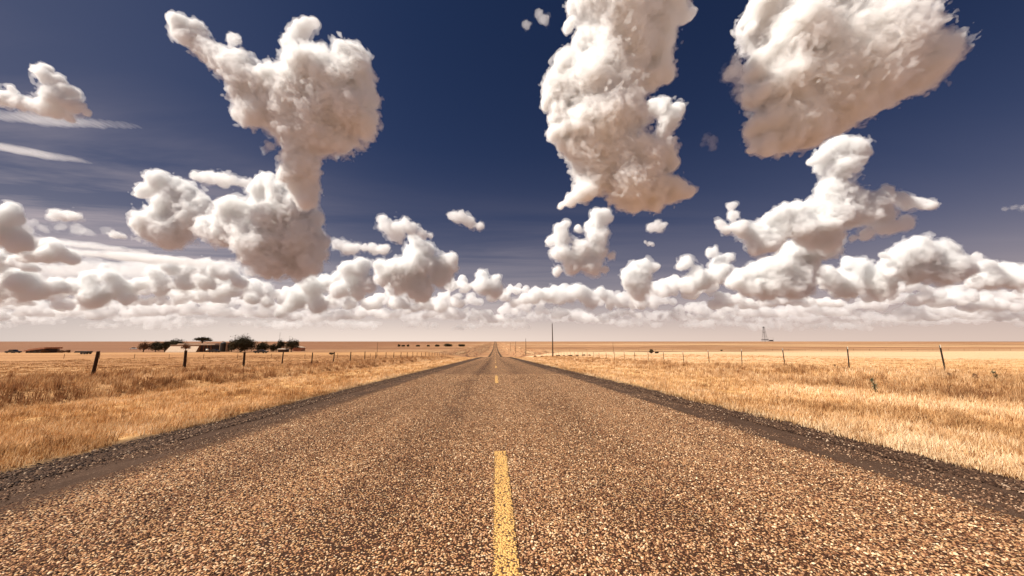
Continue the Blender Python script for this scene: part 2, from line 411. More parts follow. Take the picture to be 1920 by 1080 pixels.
def edge_gravel(n, side):
    y = 1.5 + 38 * r.random(n) ** 1.7
    x = (3.85 + .65 * r.random(n) ** .9) if side > 0 else -(3.75 + .72 * r.random(n) ** .9)
    k = (np.abs(x) < y * 1.62 + .8); x, y = x[k] + per2(y[k], y[k] * 0, .9, side * 3) * .12, y[k]
    return np.column_stack([x, y, ground_z(x, y, False) - .006])
EG = stone_mat('edge_gravel', [(0.0, (.020, .010, .007)), (.5, (.050, .026, .016)), (.82, (.115, .062, .038)), (.96, (.25, .15, .09)), (1.0, (.55, .40, .28))])
pe = np.concatenate([edge_gravel(30000, -1), edge_gravel(24000, 1)])
o = stones('verge_gravel', pe, r.uniform(.006, .017, len(pe)), EG, 4, flat=.9, sink=.15)
tag(o, 'dark loose gravel lying along both edges of the road', 'gravel', kind='stuff')

def edge_chips(n, side):
    y = 1.4 + 22 * r.random(n) ** 1.8; x = 3.02 + .75 * r.random(n) ** 1.3
    k = (x < y * 1.62 + .8) & (per2(x * side, y * .4, 2.6, 6) + .35 * r.random(n) > .18); x, y = side * x[k], y[k]
    return np.column_stack([x, y, ground_z(x, y, False) - .002])
px_ = np.concatenate([edge_chips(30000, -1), edge_chips(30000, 1)])
o = stones('shoulder_grit', px_, r.uniform(.004, .009, len(px_)), stone_mat('shoulder_grit', [(0.0, (.03, .015, .01)), (.5, (.12, .06, .035)), (.85, (.30, .17, .10)), (1.0, (.62, .42, .27))]), 6, flat=.8, sink=.05)
tag(o, 'small tan and brown grit strewn over the bare asphalt edges', 'grit', kind='stuff')
# ------------------------------------------------------------ grass
def grass_mat():
    m, b, *t = mat_new('dry_grass'); N, L, M, mix, ramp, noise, mapping = t
    at = N('ShaderNodeAttribute', attribute_name='tone'); h = N('ShaderNodeAttribute', attribute_name='ruddy')
    c = ramp(at.outputs['Fac'], [(0.0, (.38, .19, .075)), (.35, (.66, .395, .175)), (.7, (.84, .575, .315)), (1.0, (.95, .76, .52))])
    c2 = ramp(at.outputs['Fac'], [(0.0, (.20, .085, .035)), (.5, (.38, .19, .085)), (1.0, (.66, .42, .20))])
    c = mix(h.outputs['Fac'], c, c2); L(c, b.inputs['Base Color'])
    b.inputs['Roughness'].default_value = .6
    tr = N('ShaderNodeBsdfTranslucent'); L(c, tr.inputs[0]); ms = N('ShaderNodeMixShader'); ms.inputs[0].default_value = .28
    L(b.outputs[0], ms.inputs[1]); L(tr.outputs[0], ms.inputs[2])
    out = [n for n in m.node_tree.nodes if n.type == 'OUTPUT_MATERIAL'][0]; L(ms.outputs[0], out.inputs[0])
    return m
GR = grass_mat()
def blades(name, px, py, h, wdt, ruddy, seed, lean=.45):
    r = np.random.default_rng(seed); n = len(px)
    pz = ground_z(px, py) - .02
    a = r.uniform(0, 6.28, n); d = r.uniform(0, 6.28, n); ln = r.uniform(.1, 1, n) * lean * h
    wx, wy = np.cos(a) * wdt * .5, np.sin(a) * wdt * .5
    dx, dy = np.cos(d) * ln + .10 * h, np.sin(d) * ln
    p = np.stack([px, py, pz], 1)
    W = np.zeros((n, 5, 3))
    W[:, 0] = p; W[:, 0, 0] -= wx; W[:, 0, 1] -= wy
    W[:, 1] = p; W[:, 1, 0] += wx; W[:, 1, 1] += wy
    mid = p + np.stack([dx * .35, dy * .35, h * .6], 1)
    W[:, 2] = mid; W[:, 2, 0] += wx * .8; W[:, 2, 1] += wy * .8
    W[:, 3] = mid; W[:, 3, 0] -= wx * .8; W[:, 3, 1] -= wy * .8
    W[:, 4] = p + np.stack([dx, dy, h * (1 - .25 * ln / h)], 1)
    b = np.arange(n)[:, None] * 5
    T = np.concatenate([b + [[0, 1, 2]], b + [[0, 2, 3]], b + [[3, 2, 4]]])
    tone = np.repeat(np.clip(r.normal(.5, .2, n) + per2(px, py, .35, 3) * .8 + per2(px, py, 1.7, 13) * .6, 0, 1), 5)
    return mesh_np(name, W.reshape(-1, 3), T, GR, smooth=False, attr={'tone': tone, 'ruddy': np.repeat(ruddy, 5)})
def grass(side, n, seed):
    r = np.random.default_rng(seed)
    y = np.exp(r.uniform(math.log(1.6), math.log(110), n)) 
    e = 4.32
    xm = np.minimum(y * 1.62 + 2, 75)
    x = e + (xm - e) * r.random(n) ** 1.15
    k = (xm > e + .1); x, y = x[k], y[k]
    x = np.where(r.random(len(x)) < .75, x, x)
    m_ = len(x) // 2; ctr = r.integers(0, m_, len(x) - m_) // 22 * 22; rad_ = (.03 + .0035 * y[ctr]) * (1 + .5 * r.random(len(x) - m_))
    an = r.uniform(0, 6.28, len(x) - m_); rr = rad_ * np.sqrt(r.random(len(x) - m_))
    x = np.concatenate([x[:m_], x[ctr] + np.cos(an) * rr]); y = np.concatenate([y[:m_], y[ctr] + np.sin(an) * rr]); tuft = np.concatenate([np.zeros(m_), np.ones(len(ctr))])
    tid = np.concatenate([np.zeros(m_), ((ctr * 7919) % 997) / 997.0])
    cl = per2(x * side, y, .8, 4) + .6 * per2(x * side, y, 2.4, 9)
    k = (cl > -.22 + .35 * (r.random(len(x)) - .5)) & (x > e + .25 * (per2(x * 0, y, 1.1, side + 5) + .3) + .1 * r.random(len(x)))
    x, y, cl, tuft, tid = x[k], y[k], cl[k], tuft[k], tid[k]
    tall = sm(10.5, 12.8, x + 1.6 * per2(x * side, y, .3, 2)) * (1 - .75 * sm(19.5, 22, x))
    field = sm(20, 23, x)
    h = (.055 + .065 * r.random(len(x))) * (1 + .7 * np.clip(cl, 0, 1)) + tall * (.05 + .26 * r.random(len(x)) * np.clip(.3 + cl, .0, 1.3))
    h *= 1 + tuft * (tid - .1) * .9
    h *= np.clip((x - e) / .8 + .45, .45, 1) * (1 - .35 * field)
    w = np.clip(.0035 + .00065 * y, .004, .05) * (1 + .5 * r.random(len(x)))
    rud = np.clip(tall * (.75 if side < 0 else .45) * (.8 + 1.5 * per2(x * side, y, .22, 6) + 1.2 * per2(x * side, y, .9, 16)) + (field * .35 if side < 0 else 0) + .25 * (r.random(len(x)) < .08), 0, 1)
    rud = np.clip(rud + tuft * (tid > .72) * .35, 0, 1)
    rud = np.maximum(rud, .5 * np.exp(-((x - 4.35) / .25) ** 2))
    return blades('dry_grass', x * side, y, h, w, rud, seed + 50)
tag(grass(-1, 420000, 21), 'dry golden grass on the left verge and ditch', 'grass', kind='stuff')
tag(grass(1, 420000, 22), 'dry pale golden grass on the right verge', 'grass', kind='stuff')

# ------------------------------------------------------------ where things stand
RV = np.array(cam_ob.rotation_euler.to_matrix())
def ray(px, py):
    return RV @ np.array([px - 960, 540 - py, -F])
def at_y(px, py, y):                       # point at distance y down the road in that direction, put on the ground
    d = ray(px, py); x = d[0] * y / d[1]; return float(x), float(y), gz(x, y)
def mpp(y): return y / F

WOOD = simple('old_wood', (.045, .026, .016), var=.4, scale=9)
STEEL = simple('green_steel', (.022, .016, .012), .6, .4, .3, 8)
WHITE = simple('white_paint', (.78, .72, .62), .6, .3, .12, 10)
WIRE = simple('rusty_wire', (.12, .07, .045), .6, .4)
POLE = simple('pole_wood', (.055, .034, .024), var=.35, scale=4)
BARK = simple('bark', (.07, .042, .028), var=.4)
IRON = simple('dark_iron', (.05, .045, .045), .5, .5)
TIN = simple('pale_tin', (.52, .34, .20), .55, .4, .12, 1.2)
TINR = simple('tin_roof', (.50, .36, .26), .5, .4, .2, 1.0)
DARK = simple('dark_boards', (.085, .06, .055), var=.3, scale=2)
BRICK = simple('brown_boards', (.42, .19, .09), var=.2, scale=2)
PINK = simple('faded_roof', (.45, .22, .14), var=.25, scale=1)
GLASS = simple('dark_glass', (.02, .022, .03), .1, .6, .1)
RUBBER = simple('rubber', (.02, .018, .017), .8, .2, .1)
BLACKP = simple('black_paint', (.02, .018, .02), .35, .5, .2)
SILVER = simple('pale_car_paint', (.72, .70, .68), .3, .5, .05)
rr_ = random.Random(7)

# ---------------------------------------------- roadside fences, each a thing with posts and wires
def fence(name, pts, kind, hts, label, group='wire fences'):
    o = empty(name, (pts[0][0], pts[0][1], gz(*pts[0])), label=label, cat='fence', group=group)
    ox = Vector(o.location); tops = []
    for i, (x, y) in enumerate(pts):
        z = gz(x, y); h = hts(i); lean = Vector((rr_.uniform(-.05, .05), rr_.uniform(-.05, .05), 0)) * h
        b = Vector((x, y, z - .15)) - ox; t = Vector((x, y, z + h)) - ox + lean
        if kind == 'wood':
            r0 = (.072 if i < 3 else .055) * rr_.uniform(.85, 1.15)
            m = MB().tube([b, b.lerp(t, .5) + Vector((.008, 0, 0)), t - Vector((0, 0, .03)), t], [r0 * 1.08, r0, r0 * .95, r0 * .8], 9)
            m.build('post', WOOD, o)
        elif kind == 'steel':
            m = MB(); c = (b + t) / 2
            m.box(c, (.06, .008, (t - b).length), ry=math.atan2((t - b).x, (t - b).z), rx=-math.atan2((t - b).y, (t - b).z))
            m.box(c + Vector((0, .018, 0)), (.009, .045, (t - b).length), ry=math.atan2((t - b).x, (t - b).z), rx=-math.atan2((t - b).y, (t - b).z))
            for k in range(6):
                m.box(b.lerp(t, .35 + .1 * k) - Vector((0, .006, 0)), (.03, .012, .012))
            p = m.build('post', STEEL, o)
            q = MB().tube([t - Vector((0, 0, .12)), t + Vector((0, 0, .008))], .022, 6); q.build('post_tip', WHITE, p)
        else:
            MB().tube([b, t], .035, 6).build('post', WOOD, o)
        tops.append((b + Vector((0, 0, .15)), t))
    for f in (.35, .6, .78, .95):
        MB().tube([bb.lerp(tt, f) + Vector((.05, 0, 0)) for bb, tt in tops], .004, 4).build('wire', WIRE, o)
    return o
lp = [(-19.5 + rr_.uniform(-.1, .1), 18.0 + 5.02 * i) for i in range(46)]
fence('wire_fence', lp, 'wood', lambda i: rr_.uniform(1.18, 1.27), 'wooden post and wire fence running along the left side of the road')
rp = [(20.0 + rr_.uniform(-.06, .06), 14.6 + 4.28 * i) for i in range(54)]
fence('wire_fence', rp, 'steel', lambda i: 1.32, 'steel post fence with white post tips along the right side of the road')
fx = [(-84 + 6.5 * i, 72 + .05 * i) for i in range(10)]
fence('wire_fence', fx, 'thin', lambda i: .95, 'low cross fence of thin posts behind the left roadside fence, before the farm')
xr = [(20 + 9.0 * i, 176.0) for i in range(30)]
fence('wire_fence', xr, 'thin', lambda i: 1.1, 'far cross fence along the dark edge of the pale right field')

# ---------------------------------------------- utility poles
def pole(px, py, y, h, r0, label, pin=True, group='bare utility poles along the right side'):
    x, y, z = at_y(px, py, y)
    o = empty('utility_pole', (x, y, z), label=label, cat='pole', group=group)
    MB().tube([(0, 0, -.4), (0.02, 0, h * .5), (-.02, 0, h)], [r0, r0 * .82, r0 * .62], 10).build('pole', POLE, o, smooth=True)
    if pin:
        MB().tube([(0, 0, h), (0, 0, h + .12)], .03, 6).tube([(0, 0, h + .10), (0, 0, h + .24)], [.07, .05], 8).build('insulator', IRON, o)
        MB().box((0, -r0 * .8, h - .35), (.10, .05, .5)).tube([(0, -.2, h - .9), (0, -.2, h - .45)], .05, 8).build('bracket', IRON, o)
    return o
pole(1036.5, 664, 94, 9.0, .17, 'tallest bare wooden pole right of the road, dark against the pale horizon')
pole(986, 663, 188, 9.2, .17, 'second wooden pole, about half as tall in view, nearer the road')
pole(967, 660, 282, 9.2, .17, 'third wooden pole, small and faint beside the far rising road')
pole(957, 657, 376, 9.2, .17, 'smallest and last visible pole, next to the far road')
pole(1150, 662, 118, 3.9, .06, 'thin short pole standing beyond the right field fence', False, 'thin short poles in the fields')
pole(706.5, 668, 74, 3.2, .045, 'thin grey pole rising among the left fence posts', False, 'thin short poles in the fields')

# ---------------------------------------------- trees and bushes
def leaf_mat(name, cols):
    m, b, *t = mat_new(name); N, L, M, mix, ramp, noise, mapping = t
    at = N('ShaderNodeAttribute', attribute_name='tone'); L(ramp(at.outputs['Fac'], cols), b.inputs['Base Color'])
    return m
LEAF = leaf_mat('dark_leaves', [(0, (.018, .015, .007)), (.6, (.045, .036, .016)), (1, (.10, .075, .035))])
LEAFB = leaf_mat('brown_leaves', [(0, (.10, .05, .026)), (.6, (.20, .105, .055)), (1, (.32, .18, .10))])
def crown_mesh(name, lobes, nper, leaf, mat, parent, seed):
    r = np.random.default_rng(seed); V = []; T = []; tone = []
    for (cx, cy, cz, rx, ry, rz) in lobes:
        n = int(nper * rx * rz / 1.2 + 60); d = r.normal(size=(n, 3)); d /= np.linalg.norm(d, axis=1)[:, None]
        lump = 1 + .28 * np.sin(d[:, :1] * 5 + seed) * np.sin(d[:, 1:2] * 6 + 2 * seed) + .2 * np.sin(d[:, 2:] * 9 + seed)
        rad = r.random((n, 1)) ** .45 * r.uniform(.75, 1.15, (n, 1)) * lump
        p = np.array([cx, cy, cz]) + d * rad * np.array([rx, ry, rz])
        a = r.normal(size=(n, 3)); a /= np.linalg.norm(a, axis=1)[:, None]; b = np.cross(a, r.normal(size=(n, 3))); b /= np.linalg.norm(b, axis=1)[:, None]
        s = leaf * r.uniform(.5, 1.3, (n, 1)); i0 = sum(len(v) for v in V)
        V.append(np.stack([p + a * s, p + b * s * .6, p - a * s, p - b * s * .6], 1).reshape(-1, 3))
        T.append(np.arange(n * 4).reshape(-1, 4) + i0); tone.append(np.repeat(r.uniform(0, 1, n), 4))
    return mesh_np(name, np.concatenate(V), np.concatenate(T), mat, parent, smooth=False, attr={'tone': np.concatenate(tone)})
def tree(px, py, y, wpx, hpx, label, seed, mat=None, trunkf=.3, flat=1.0, name='tree', cat='tree', group='trees around the farmstead', dens=150):
    x, y, z = at_y(px, py, y); s = mpp(y); w = wpx * s / 2; h = hpx * s; r = random.Random(seed)
    o = empty(name, (x, y, z), label=label, cat=cat, group=group)
    th = h * trunkf; t = MB(); tr = max(.05, h * .03)
    t.tube([(0, 0, -.2), (r.uniform(-.1, .1), 0, th * .6), (r.uniform(-.2, .2), 0, th * 1.2), (r.uniform(-.3, .3), 0, h * .75)], [tr * 1.3, tr, tr * .8, tr * .25], 7)
    lobes = []; nl = 9
    for k in range(nl):
        a = k * 2.4 + r.random(); q = math.sqrt((k + .5) / nl); lx = math.cos(a) * q * w * .68; ly = math.sin(a) * q * w * .68
        lz = th + (h - th) * (.12 + .62 * (1 - q * .55) * r.uniform(.35, 1.2)); rx = w * r.uniform(.3, .46); rz = (h - th) * r.uniform(.22, .36) * flat
        lz = min(lz, h - rz); lobes.append((lx, ly, lz, rx, rx, rz))
        t.tube([(0, 0, th * r.uniform(.7, 1.1)), (lx * .5, ly * .5, (th + lz) / 2), (lx, ly, lz)], [tr * .5, tr * .35, tr * .12], 5)
    lobes.append((0, 0, th + (h - th) * .45, w * .7, w * .7, (h - th) * .42))
    t.build('trunk', BARK, o, smooth=True)
    crown_mesh('crown', lobes, dens, max(.10, s * .75), mat or LEAF, o, seed)
    return o
tree(269, 658, 168, 21, 22, 'sparse brownish round tree, leftmost of the farmstead', 1, LEAFB, .16, dens=80)
tree(291, 658, 172, 22, 20, 'low dark tree second from the left at the farm', 2, trunkf=.14)
tree(309, 658, 170, 32, 23, 'spreading dark tree touching the pale shed', 3, trunkf=.14)
tree(331, 657, 196, 30, 24, 'tree whose top shows above the pale shed roof', 4, trunkf=.3, flat=.8)
tree(377, 657, 200, 30, 26, 'flat-topped dark tree rising behind the shed doorway', 5, trunkf=.62, flat=.85)
tree(347, 660, 158, 18, 17, 'small reddish bare tree before the pale shed wall', 6, LEAFB, .35, dens=40)
tree(452, 659, 164, 48, 34, 'largest bushiest dark tree, right of the black silo', 7, trunkf=.05, dens=240)
tree(434, 658, 168, 16, 20, 'narrow dark shrub tree against the left of the largest tree', 8, trunkf=.1)
tree(491, 658, 168, 25, 21, 'round dark tree next right of the largest tree', 9, trunkf=.06)
tree(512, 658, 170, 16, 16, 'low dark tree left of the thin mast', 10, trunkf=.06)
tree(524, 658, 172, 17, 24, 'taller dark tree standing by the thin mast', 11, trunkf=.15)
tree(546, 658, 166, 27, 26, 'dark round tree at the right end of the farmstead', 12, trunkf=.18)
def bush(px, py, y, wpx, hpx, label, seed, mat=None, group='dark bushes on the plain', dens=260):
    x, y, z = at_y(px, py, y); s = mpp(y); w = wpx * s / 2; h = hpx * s; r = random.Random(seed)
    o = empty('bush', (x, y, z), label=label, cat='bush', group=group)
    lobes = [(r.uniform(-.6, .6) * w, r.uniform(-.4, .4) * w, h * r.uniform(.3, .6), w * r.uniform(.35, .5), w * .4, h * r.uniform(.35, .45)) for _ in range(6)]
    lobes.append((0, 0, h * .4, w * .8, w * .5, h * .4))
    crown_mesh('foliage', lobes, dens / max(1, w * .35), max(.05, s * .6), mat or LEAF, o, seed)
    MB().tube([(0, 0, -.1), (0, .02, h * .5)], [max(.03, h * .05), .02], 6).tube([(0, 0, 0), (w * .4, 0, h * .5)], [.03, .012], 5).tube([(0, 0, 0), (-w * .4, 0, h * .45)], [.03, .012], 5).build('stems', BARK, o)
    return o
for i, (px, w, h, row, lab) in enumerate([(748, 5, 4, 650, 'first tiny dark bush of the row left of the road'), (756, 7, 3, 652, 'low dark bush just right of the first tiny one'),
    (765, 5, 4, 650, 'third small dark bush along the far left field'), (784, 9, 3, 648.5, 'flat dark bush in the middle of the far left row'), (803, 5, 3, 650, 'tiny bush between two flat ones in the far left row'),
    (820, 8, 4, 650, 'small paired bush before the two long thickets'), (839, 20, 5, 648, 'longest dark thicket far left of the road'), (865, 14, 5, 648, 'dark thicket nearest the road on the left')]):
    bush(px, row, 520, w, h, lab, 40 + i)
bush(621, 661, 118, 9, 4, 'black low bush alone between left fence posts', 50)
bush(1222, 662, 122, 13, 9, 'lone black bush in front of the far right field', 51)
bush(1231, 662, 124, 8, 4, 'low grey skirt of brush beside the lone black bush', 52)
bush(1353, 656, 175, 4, 3, 'tiny bush on the field edge right of the lone black bush', 53)
bush(1003, 664, 108, 6, 4, 'small reddish bush near the second pole', 54, LEAFB)
for i, px in enumerate((1017, 1026, 1046, 1057, 1069, 1082, 1094, 1106)):
    bush(px, 664.5, 101, (8, 6, 9, 6, 10, 7, 8, 5)[i], (2.6, 2, 3, 2.2, 2.6, 2, 2.4, 2)[i], ('low dark scrub left of the tallest pole', 'low dark scrub touching the foot of the tallest pole on its left', 'low scrub just right of the tallest pole foot', 'second scrub clump right of the tallest pole', 'widest scrub clump in the row by the tallest pole', 'scrub clump after the widest one', 'second last scrub clump of the row by the pole', 'last and smallest scrub clump of the row by the pole')[i], 60 + i, group='scrub row at the tallest pole')
for i, (px, row, y, w, h) in enumerate([(84, 660, 150, 12, 7), (100, 660, 155, 14, 9), (116, 660, 150, 12, 6), (128, 659, 152, 9, 6)]):
    bush(px, row, y, w, h, ('reddish scrub against the old pink-roofed shed', 'tallest reddish scrub between shed and trailer', 'reddish scrub third from the old shed', 'reddish scrub nearest the black trailer')[i], 80 + i, LEAFB, 'reddish scrub by the old shed', dens=110)

# ---------------------------------------------- farm buildings
def shed():
    x, y, z = at_y(345, 658, 168); s = mpp(168)
    o = empty('metal_shed', (x, y, z), label='long pale metal shed with an open dark bay at its right end', cat='shed')
    w = 12.6; h = 3.5
    wl = MB(); bm_ = wl.bm
    v = [bm_.verts.new(p) for p in ((-w / 2 - .6, -1.7, 0), (w / 2 + .3, -1.7, 0), (w / 2 + .3, 0, h - .3), (-w / 2 + .3, 0, h - .3), (-w / 2 + .3, 7, h - .3), (w / 2 + .3, 7, h - .3), (-w / 2 - .6, 7, 0), (w / 2 + .3, 7, 0))]
    for f in ((0, 1, 2, 3), (3, 2, 5, 4), (4, 5, 7, 6), (0, 3, 4, 6), (1, 7, 5, 2), (0, 6, 7, 1)): bm_.faces.new([v[i] for i in f])
    wl.build('wall', TIN, o)
    r = MB(); r.prism([(-w / 2 - .1, h - .297), (w / 2 + 5.6, h - .297), (w / 2 + 5.6, h - .15), (-w / 2 - .1, h - .15)], -.35, 7.5)
    r.prism([(-w / 2 + .4, h - .147), (w / 2 + 5.3, h - .147), (w / 2 + 5.1, h + .45), (-w / 2 + .9, h + .45)], 2.5, 5); r.build('roof', TINR, o)
    b = MB(); b.box((w / 2 + 2.9, 6.5, 1.6), (5.1, .15, 3.2)).box((w / 2 + 5.35, 3.6, 1.6), (.15, 6, 3.2)); b.build('bay_wall', DARK, o)
    d = MB()
    for k in range(3): d.box((w / 2 + 1.2 + k * 1.65, .5, 1.55), (1.5, .06, 3.1))  # dark panels across the open bay, standing in for its inner shade
    d.build('door', DARK, o)
    for k in range(4): MB().box((w / 2 + .42 + k * 1.62, .3, 1.6), (.12, .12, 3.2)).build('bay_post', BRICK, o)
    pass
shed()
def house():
    x, y, z = at_y(400, 658, 176)
    o = empty('farmhouse', (x, y, z), label='low brown farmhouse between the open shed and the black silo', cat='house')
    MB().box((0, 3, 1.5), (6.6, 6, 3.0)).build('wall', BRICK, o)
    MB().prism([(-3.7, 3.003), (3.7, 3.003), (3.3, 4.3), (-3.3, 4.3)], -.3, 6.3).build('roof', PINK, o)
    MB().box((-1.6, -.04, 1.05), (.9, .08, 2.1)).build('door', DARK, o)
    for k in (.5, 2.2):
        f = MB().box((k, -.05, 1.7), (1.0, .1, 1.0)).build('window', WHITE, o); MB().box((k, -.11, 1.7), (.8, .03, .8)).build('pane', GLASS, f)
    MB().box((1.6, 3.2, 4.6), (.6, .6, 1.0)).build('chimney', BRICK, o)
house()
x, y, z = at_y(418, 657, 170)
o = empty('grain_silo', (x, y, z), label='narrow black silo between the farmhouse and the largest tree', cat='silo')
MB().tube([(0, 0, 0), (0, 0, 4.1)], 1.25, 20).build('barrel', BLACKP, o, smooth=False)
MB().tube([(0, 0, 4.1), (0, 0, 4.75)], [1.32, .15], 20).build('roof', IRON, o)
for sx in (-1.45, 1.45): MB().box((sx, -.2, 2.05), (.22, .22, 4.1)).build('stay_post', TIN, o)
x, y, z = at_y(522, 657, 176)
o = empty('mast', (x, y, z), label='thin antenna mast rising above the right farm trees', cat='mast')
MB().tube([(0, 0, 0), (0, 0, 9.3)], [.09, .04], 6).build('mast_tube', IRON, o)
for k in (8.0, 8.6, 9.2): MB().tube([(-.5, 0, k), (.5, 0, k)], .02, 4).build('antenna_bar', IRON, o)
x, y, z = at_y(528, 657, 164)
o = empty('shed', (x, y, z), label='small white-roofed shed under the two trees by the mast', cat='shed')
MB().box((0, 1.5, .6), (3.2, 3, 1.2)).build('wall', DARK, o); MB().prism([(-1.9, 1.203), (1.9, 1.203), (1.6, 1.65), (-1.6, 1.65)], -.2, 3.2).build('roof', WHITE, o)
x, y, z = at_y(556, 657, 190)
o = empty('shed', (x, y, z), label='faded pinkish shed behind the rightmost farm tree', cat='shed')
MB().box((0, 2, .9), (4.6, 4, 1.8)).build('wall', PINK, o); MB().prism([(-2.6, 1.803), (2.6, 1.803), (0, 2.6)], -.3, 4.3).build('roof', TINR, o)
x, y, z = at_y(66, 659, 150)
o = empty('old_shed', (x, y, z), label='collapsing old shed with a faded pink slanting roof at far left', cat='shed')
MB().prism([(-3.6, 0), (3.4, 0), (3.4, 1.5), (-3.6, .9)], 0, 5).build('wall', DARK, o)
MB().prism([(-4.2, .75), (3.9, 1.75), (3.9, 2.35), (1.6, 2.15), (-1.4, 1.75), (-4.2, .9)], -.5, 5.4).build('roof', PINK, o)
for k in (-2.2, 0, 2.0): MB().box((k, -.06, .55), (.9, .08, .9)).build('opening_shade', BLACKP, o)  # black panels on the wall in place of the shade inside openings
def wheel(x, y, r, w, par):
    t = MB().tube([(x, y - w / 2, r), (x, y + w / 2, r)], r, 16).build('tyre', RUBBER, par); MB().tube([(x, y - w / 2 - .01, r), (x, y + w / 2 + .01, r)], r * .55, 12).build('rim', IRON, t)
x, y, z = at_y(157, 660, 128)
o = empty('trailer', (x, y, z), label='long low black flatbed trailer parked left of the first fence post', cat='trailer')
MB().box((0, 0, .62), (4.0, 1.9, .22)).box((0, 0, .9), (3.9, 1.8, .3)).build('bed', BLACKP, o)
MB().box((-2.5, 0, .55), (1.3, .12, .12)).build('drawbar', IRON, o)
for wx in (.3, 1.3):
    wheel(wx, -.85, .36, .22, o); wheel(wx, .85, .36, .22, o)
def car(px, py, y, L_, H_, paint, label, rz=0):
    x, y, z = at_y(px, py, y)
    o = empty('parked_car', (x, y, z), rz, label=label, cat='car', group='vehicles parked about the farm')
    l = L_ / 2
    MB().prism([(-l, .3), (l, .3), (l, .75), (l * .72, .88), (-l * .75, .92), (-l, .8)], -.85, .85).build('body', paint, o)
    MB().prism([(-l * .55, .9), (l * .5, .87), (l * .22, H_), (-l * .38, H_)], -.72, .72).build('cabin', GLASS, o)
    MB().prism([(-l * .38, H_ + .003), (l * .22, H_ + .003), (l * .2, H_ + .06), (-l * .36, H_ + .06)], -.7, .7).build('roof', paint, o)
    for sx in (-.62, .62):
        wheel(l * sx, -.78, .32, .2, o); wheel(l * sx, .78, .32, .2, o)
car(250.5, 653, 290, 4.2, 1.5, SILVER, 'white car alone in the field left of the farm trees')
car(25, 659, 150, 4.4, 1.4, BLACKP, 'dark car near the left edge of the picture, beside the old shed')
car(402, 659, 160, 4.3, 1.35, BLACKP, 'black car parked before the brown farmhouse')
car(489, 661.5, 136, 4.6, 1.25, BLACKP, 'low black car parked under the round tree right of the largest')
x, y, z = at_y(389, 655, 166)
o = empty('gas_tank', (x, y, z), label='small white gas tank at the corner of the open shed', cat='tank')
MB().tube([(-.5, 0, 1.0), (-.4, 0, 1.0), (.4, 0, 1.0), (.5, 0, 1.0)], [.25, .42, .42, .25], 12).build('tank', WHITE, o, smooth=True)
for sx in (-.3, .3): MB().box((sx, 0, .3), (.1, .5, .6)).build('leg', IRON, o)

# ---------------------------------------------- drilling derrick on the horizon
def derrick():
    D = 1500; x, y, z = at_y(1434.5, 640, D); s = mpp(D)
    zt = 1.0 + (28 * s) ; z0 = z
    o = empty('drilling_derrick', (x, y, z0), label='lattice drilling derrick on the right horizon', cat='derrick')
    H = zt - z0; w0, w1 = 7 * s / 2, 1.6 * s / 2; n = 8
    def cor(f, i):
        w = w0 + (w1 - w0) * f; return Vector(((-w, w, w, -w)[i], (-w, -w, w, w)[i], H * f))
    for i in range(4): MB().tube([cor(0, i), cor(.93, i)], .38, 5).build('leg', IRON, o)
    for k in range(1, n + 1):
        f = k / n * .93; g = (k - 1) / n * .93; m = MB()
        for i in range(4):
            m.tube([cor(f, i), cor(f, (i + 1) % 4)], .3, 4); m.tube([cor(g, i), cor(f, (i + 1) % 4)], .18, 4)
        m.build('cross_frame', IRON, o)
    MB().box((0, 0, H * .965), (w1 * 2.6, w1 * 2.6, H * .06)).build('crown_block', IRON, o)
    MB().box((-w0 * .3, -w1, H * .62), (w1 * 3, w1 * 3, 1.4)).build('working_deck', IRON, o)
    MB().box((0, 0, 9.5), (w0 * 2.4, w0 * 2.2, 3)).build('rig_floor', IRON, o)
    x2, y2, z2 = at_y(1446, 640, D - 20)
    o2 = empty('rig_tank', (x2, y2, z2), label='dark tank and frame at the right foot of the derrick', cat='tank')
    MB().box((0, 0, 6), (13, 8, 6)).build('tank', IRON, o2)
    f = MB()
    for sx in (-11, 11): f.box((sx, 0, 9), (.35, .35, 17))
    f.box((0, 0, 17.6), (23, .35, .35)); f.build('frame', IRON, o2)
derrick()

# ---------------------------------------------- tall dry weeds standing out of the right grass
WEED = simple('weed_stalk', (.10, .07, .035), var=.3); WEEDG = leaf_mat('weed_leaves', [(0, (.07, .075, .045)), (1, (.20, .19, .11))])
def weed(px, row, y, h, label, seed, green):
    x, y, z = at_y(px, row, y); r = random.Random(seed)
    o = empty('weed', (x, y, z), label=label, cat='weed', group='tall weeds in the right grass')
    m = MB()
    for k in range(5): m.tube([(0, 0, 0), (r.uniform(-.06, .06), r.uniform(-.05, .05), h * .5), (r.uniform(-.14, .1), r.uniform(-.1, .1), h * r.uniform(.7, 1))], [.009, .006, .003], 5)
    m.build('stalk', WEED, o)
    crown_mesh('leaves', [(0, 0, h * .35, .10, .10, h * .28), (-.04, 0, h * .75, .05, .05, h * .15)], 2500, .022, WEEDG if green else LEAFB, o, seed)
weed(1640, 728, 10.0, .50, 'greenish weed below the second nearest right fence post', 91, True)
weed(1784, 716, 12.2, .36, 'short dark weed right of the nearest steel post foot', 92, False)
weed(1868, 716, 12.3, .46, 'tall feathery weed nearest the right edge of the picture', 93, True)
weed(1568, 696, 18.5, .40, 'small brown weed left of the second nearest steel post', 94, False)
weed(1832, 716, 12.0, .33, 'low dark weed between the nearest steel post and the feathery weed', 95, False)

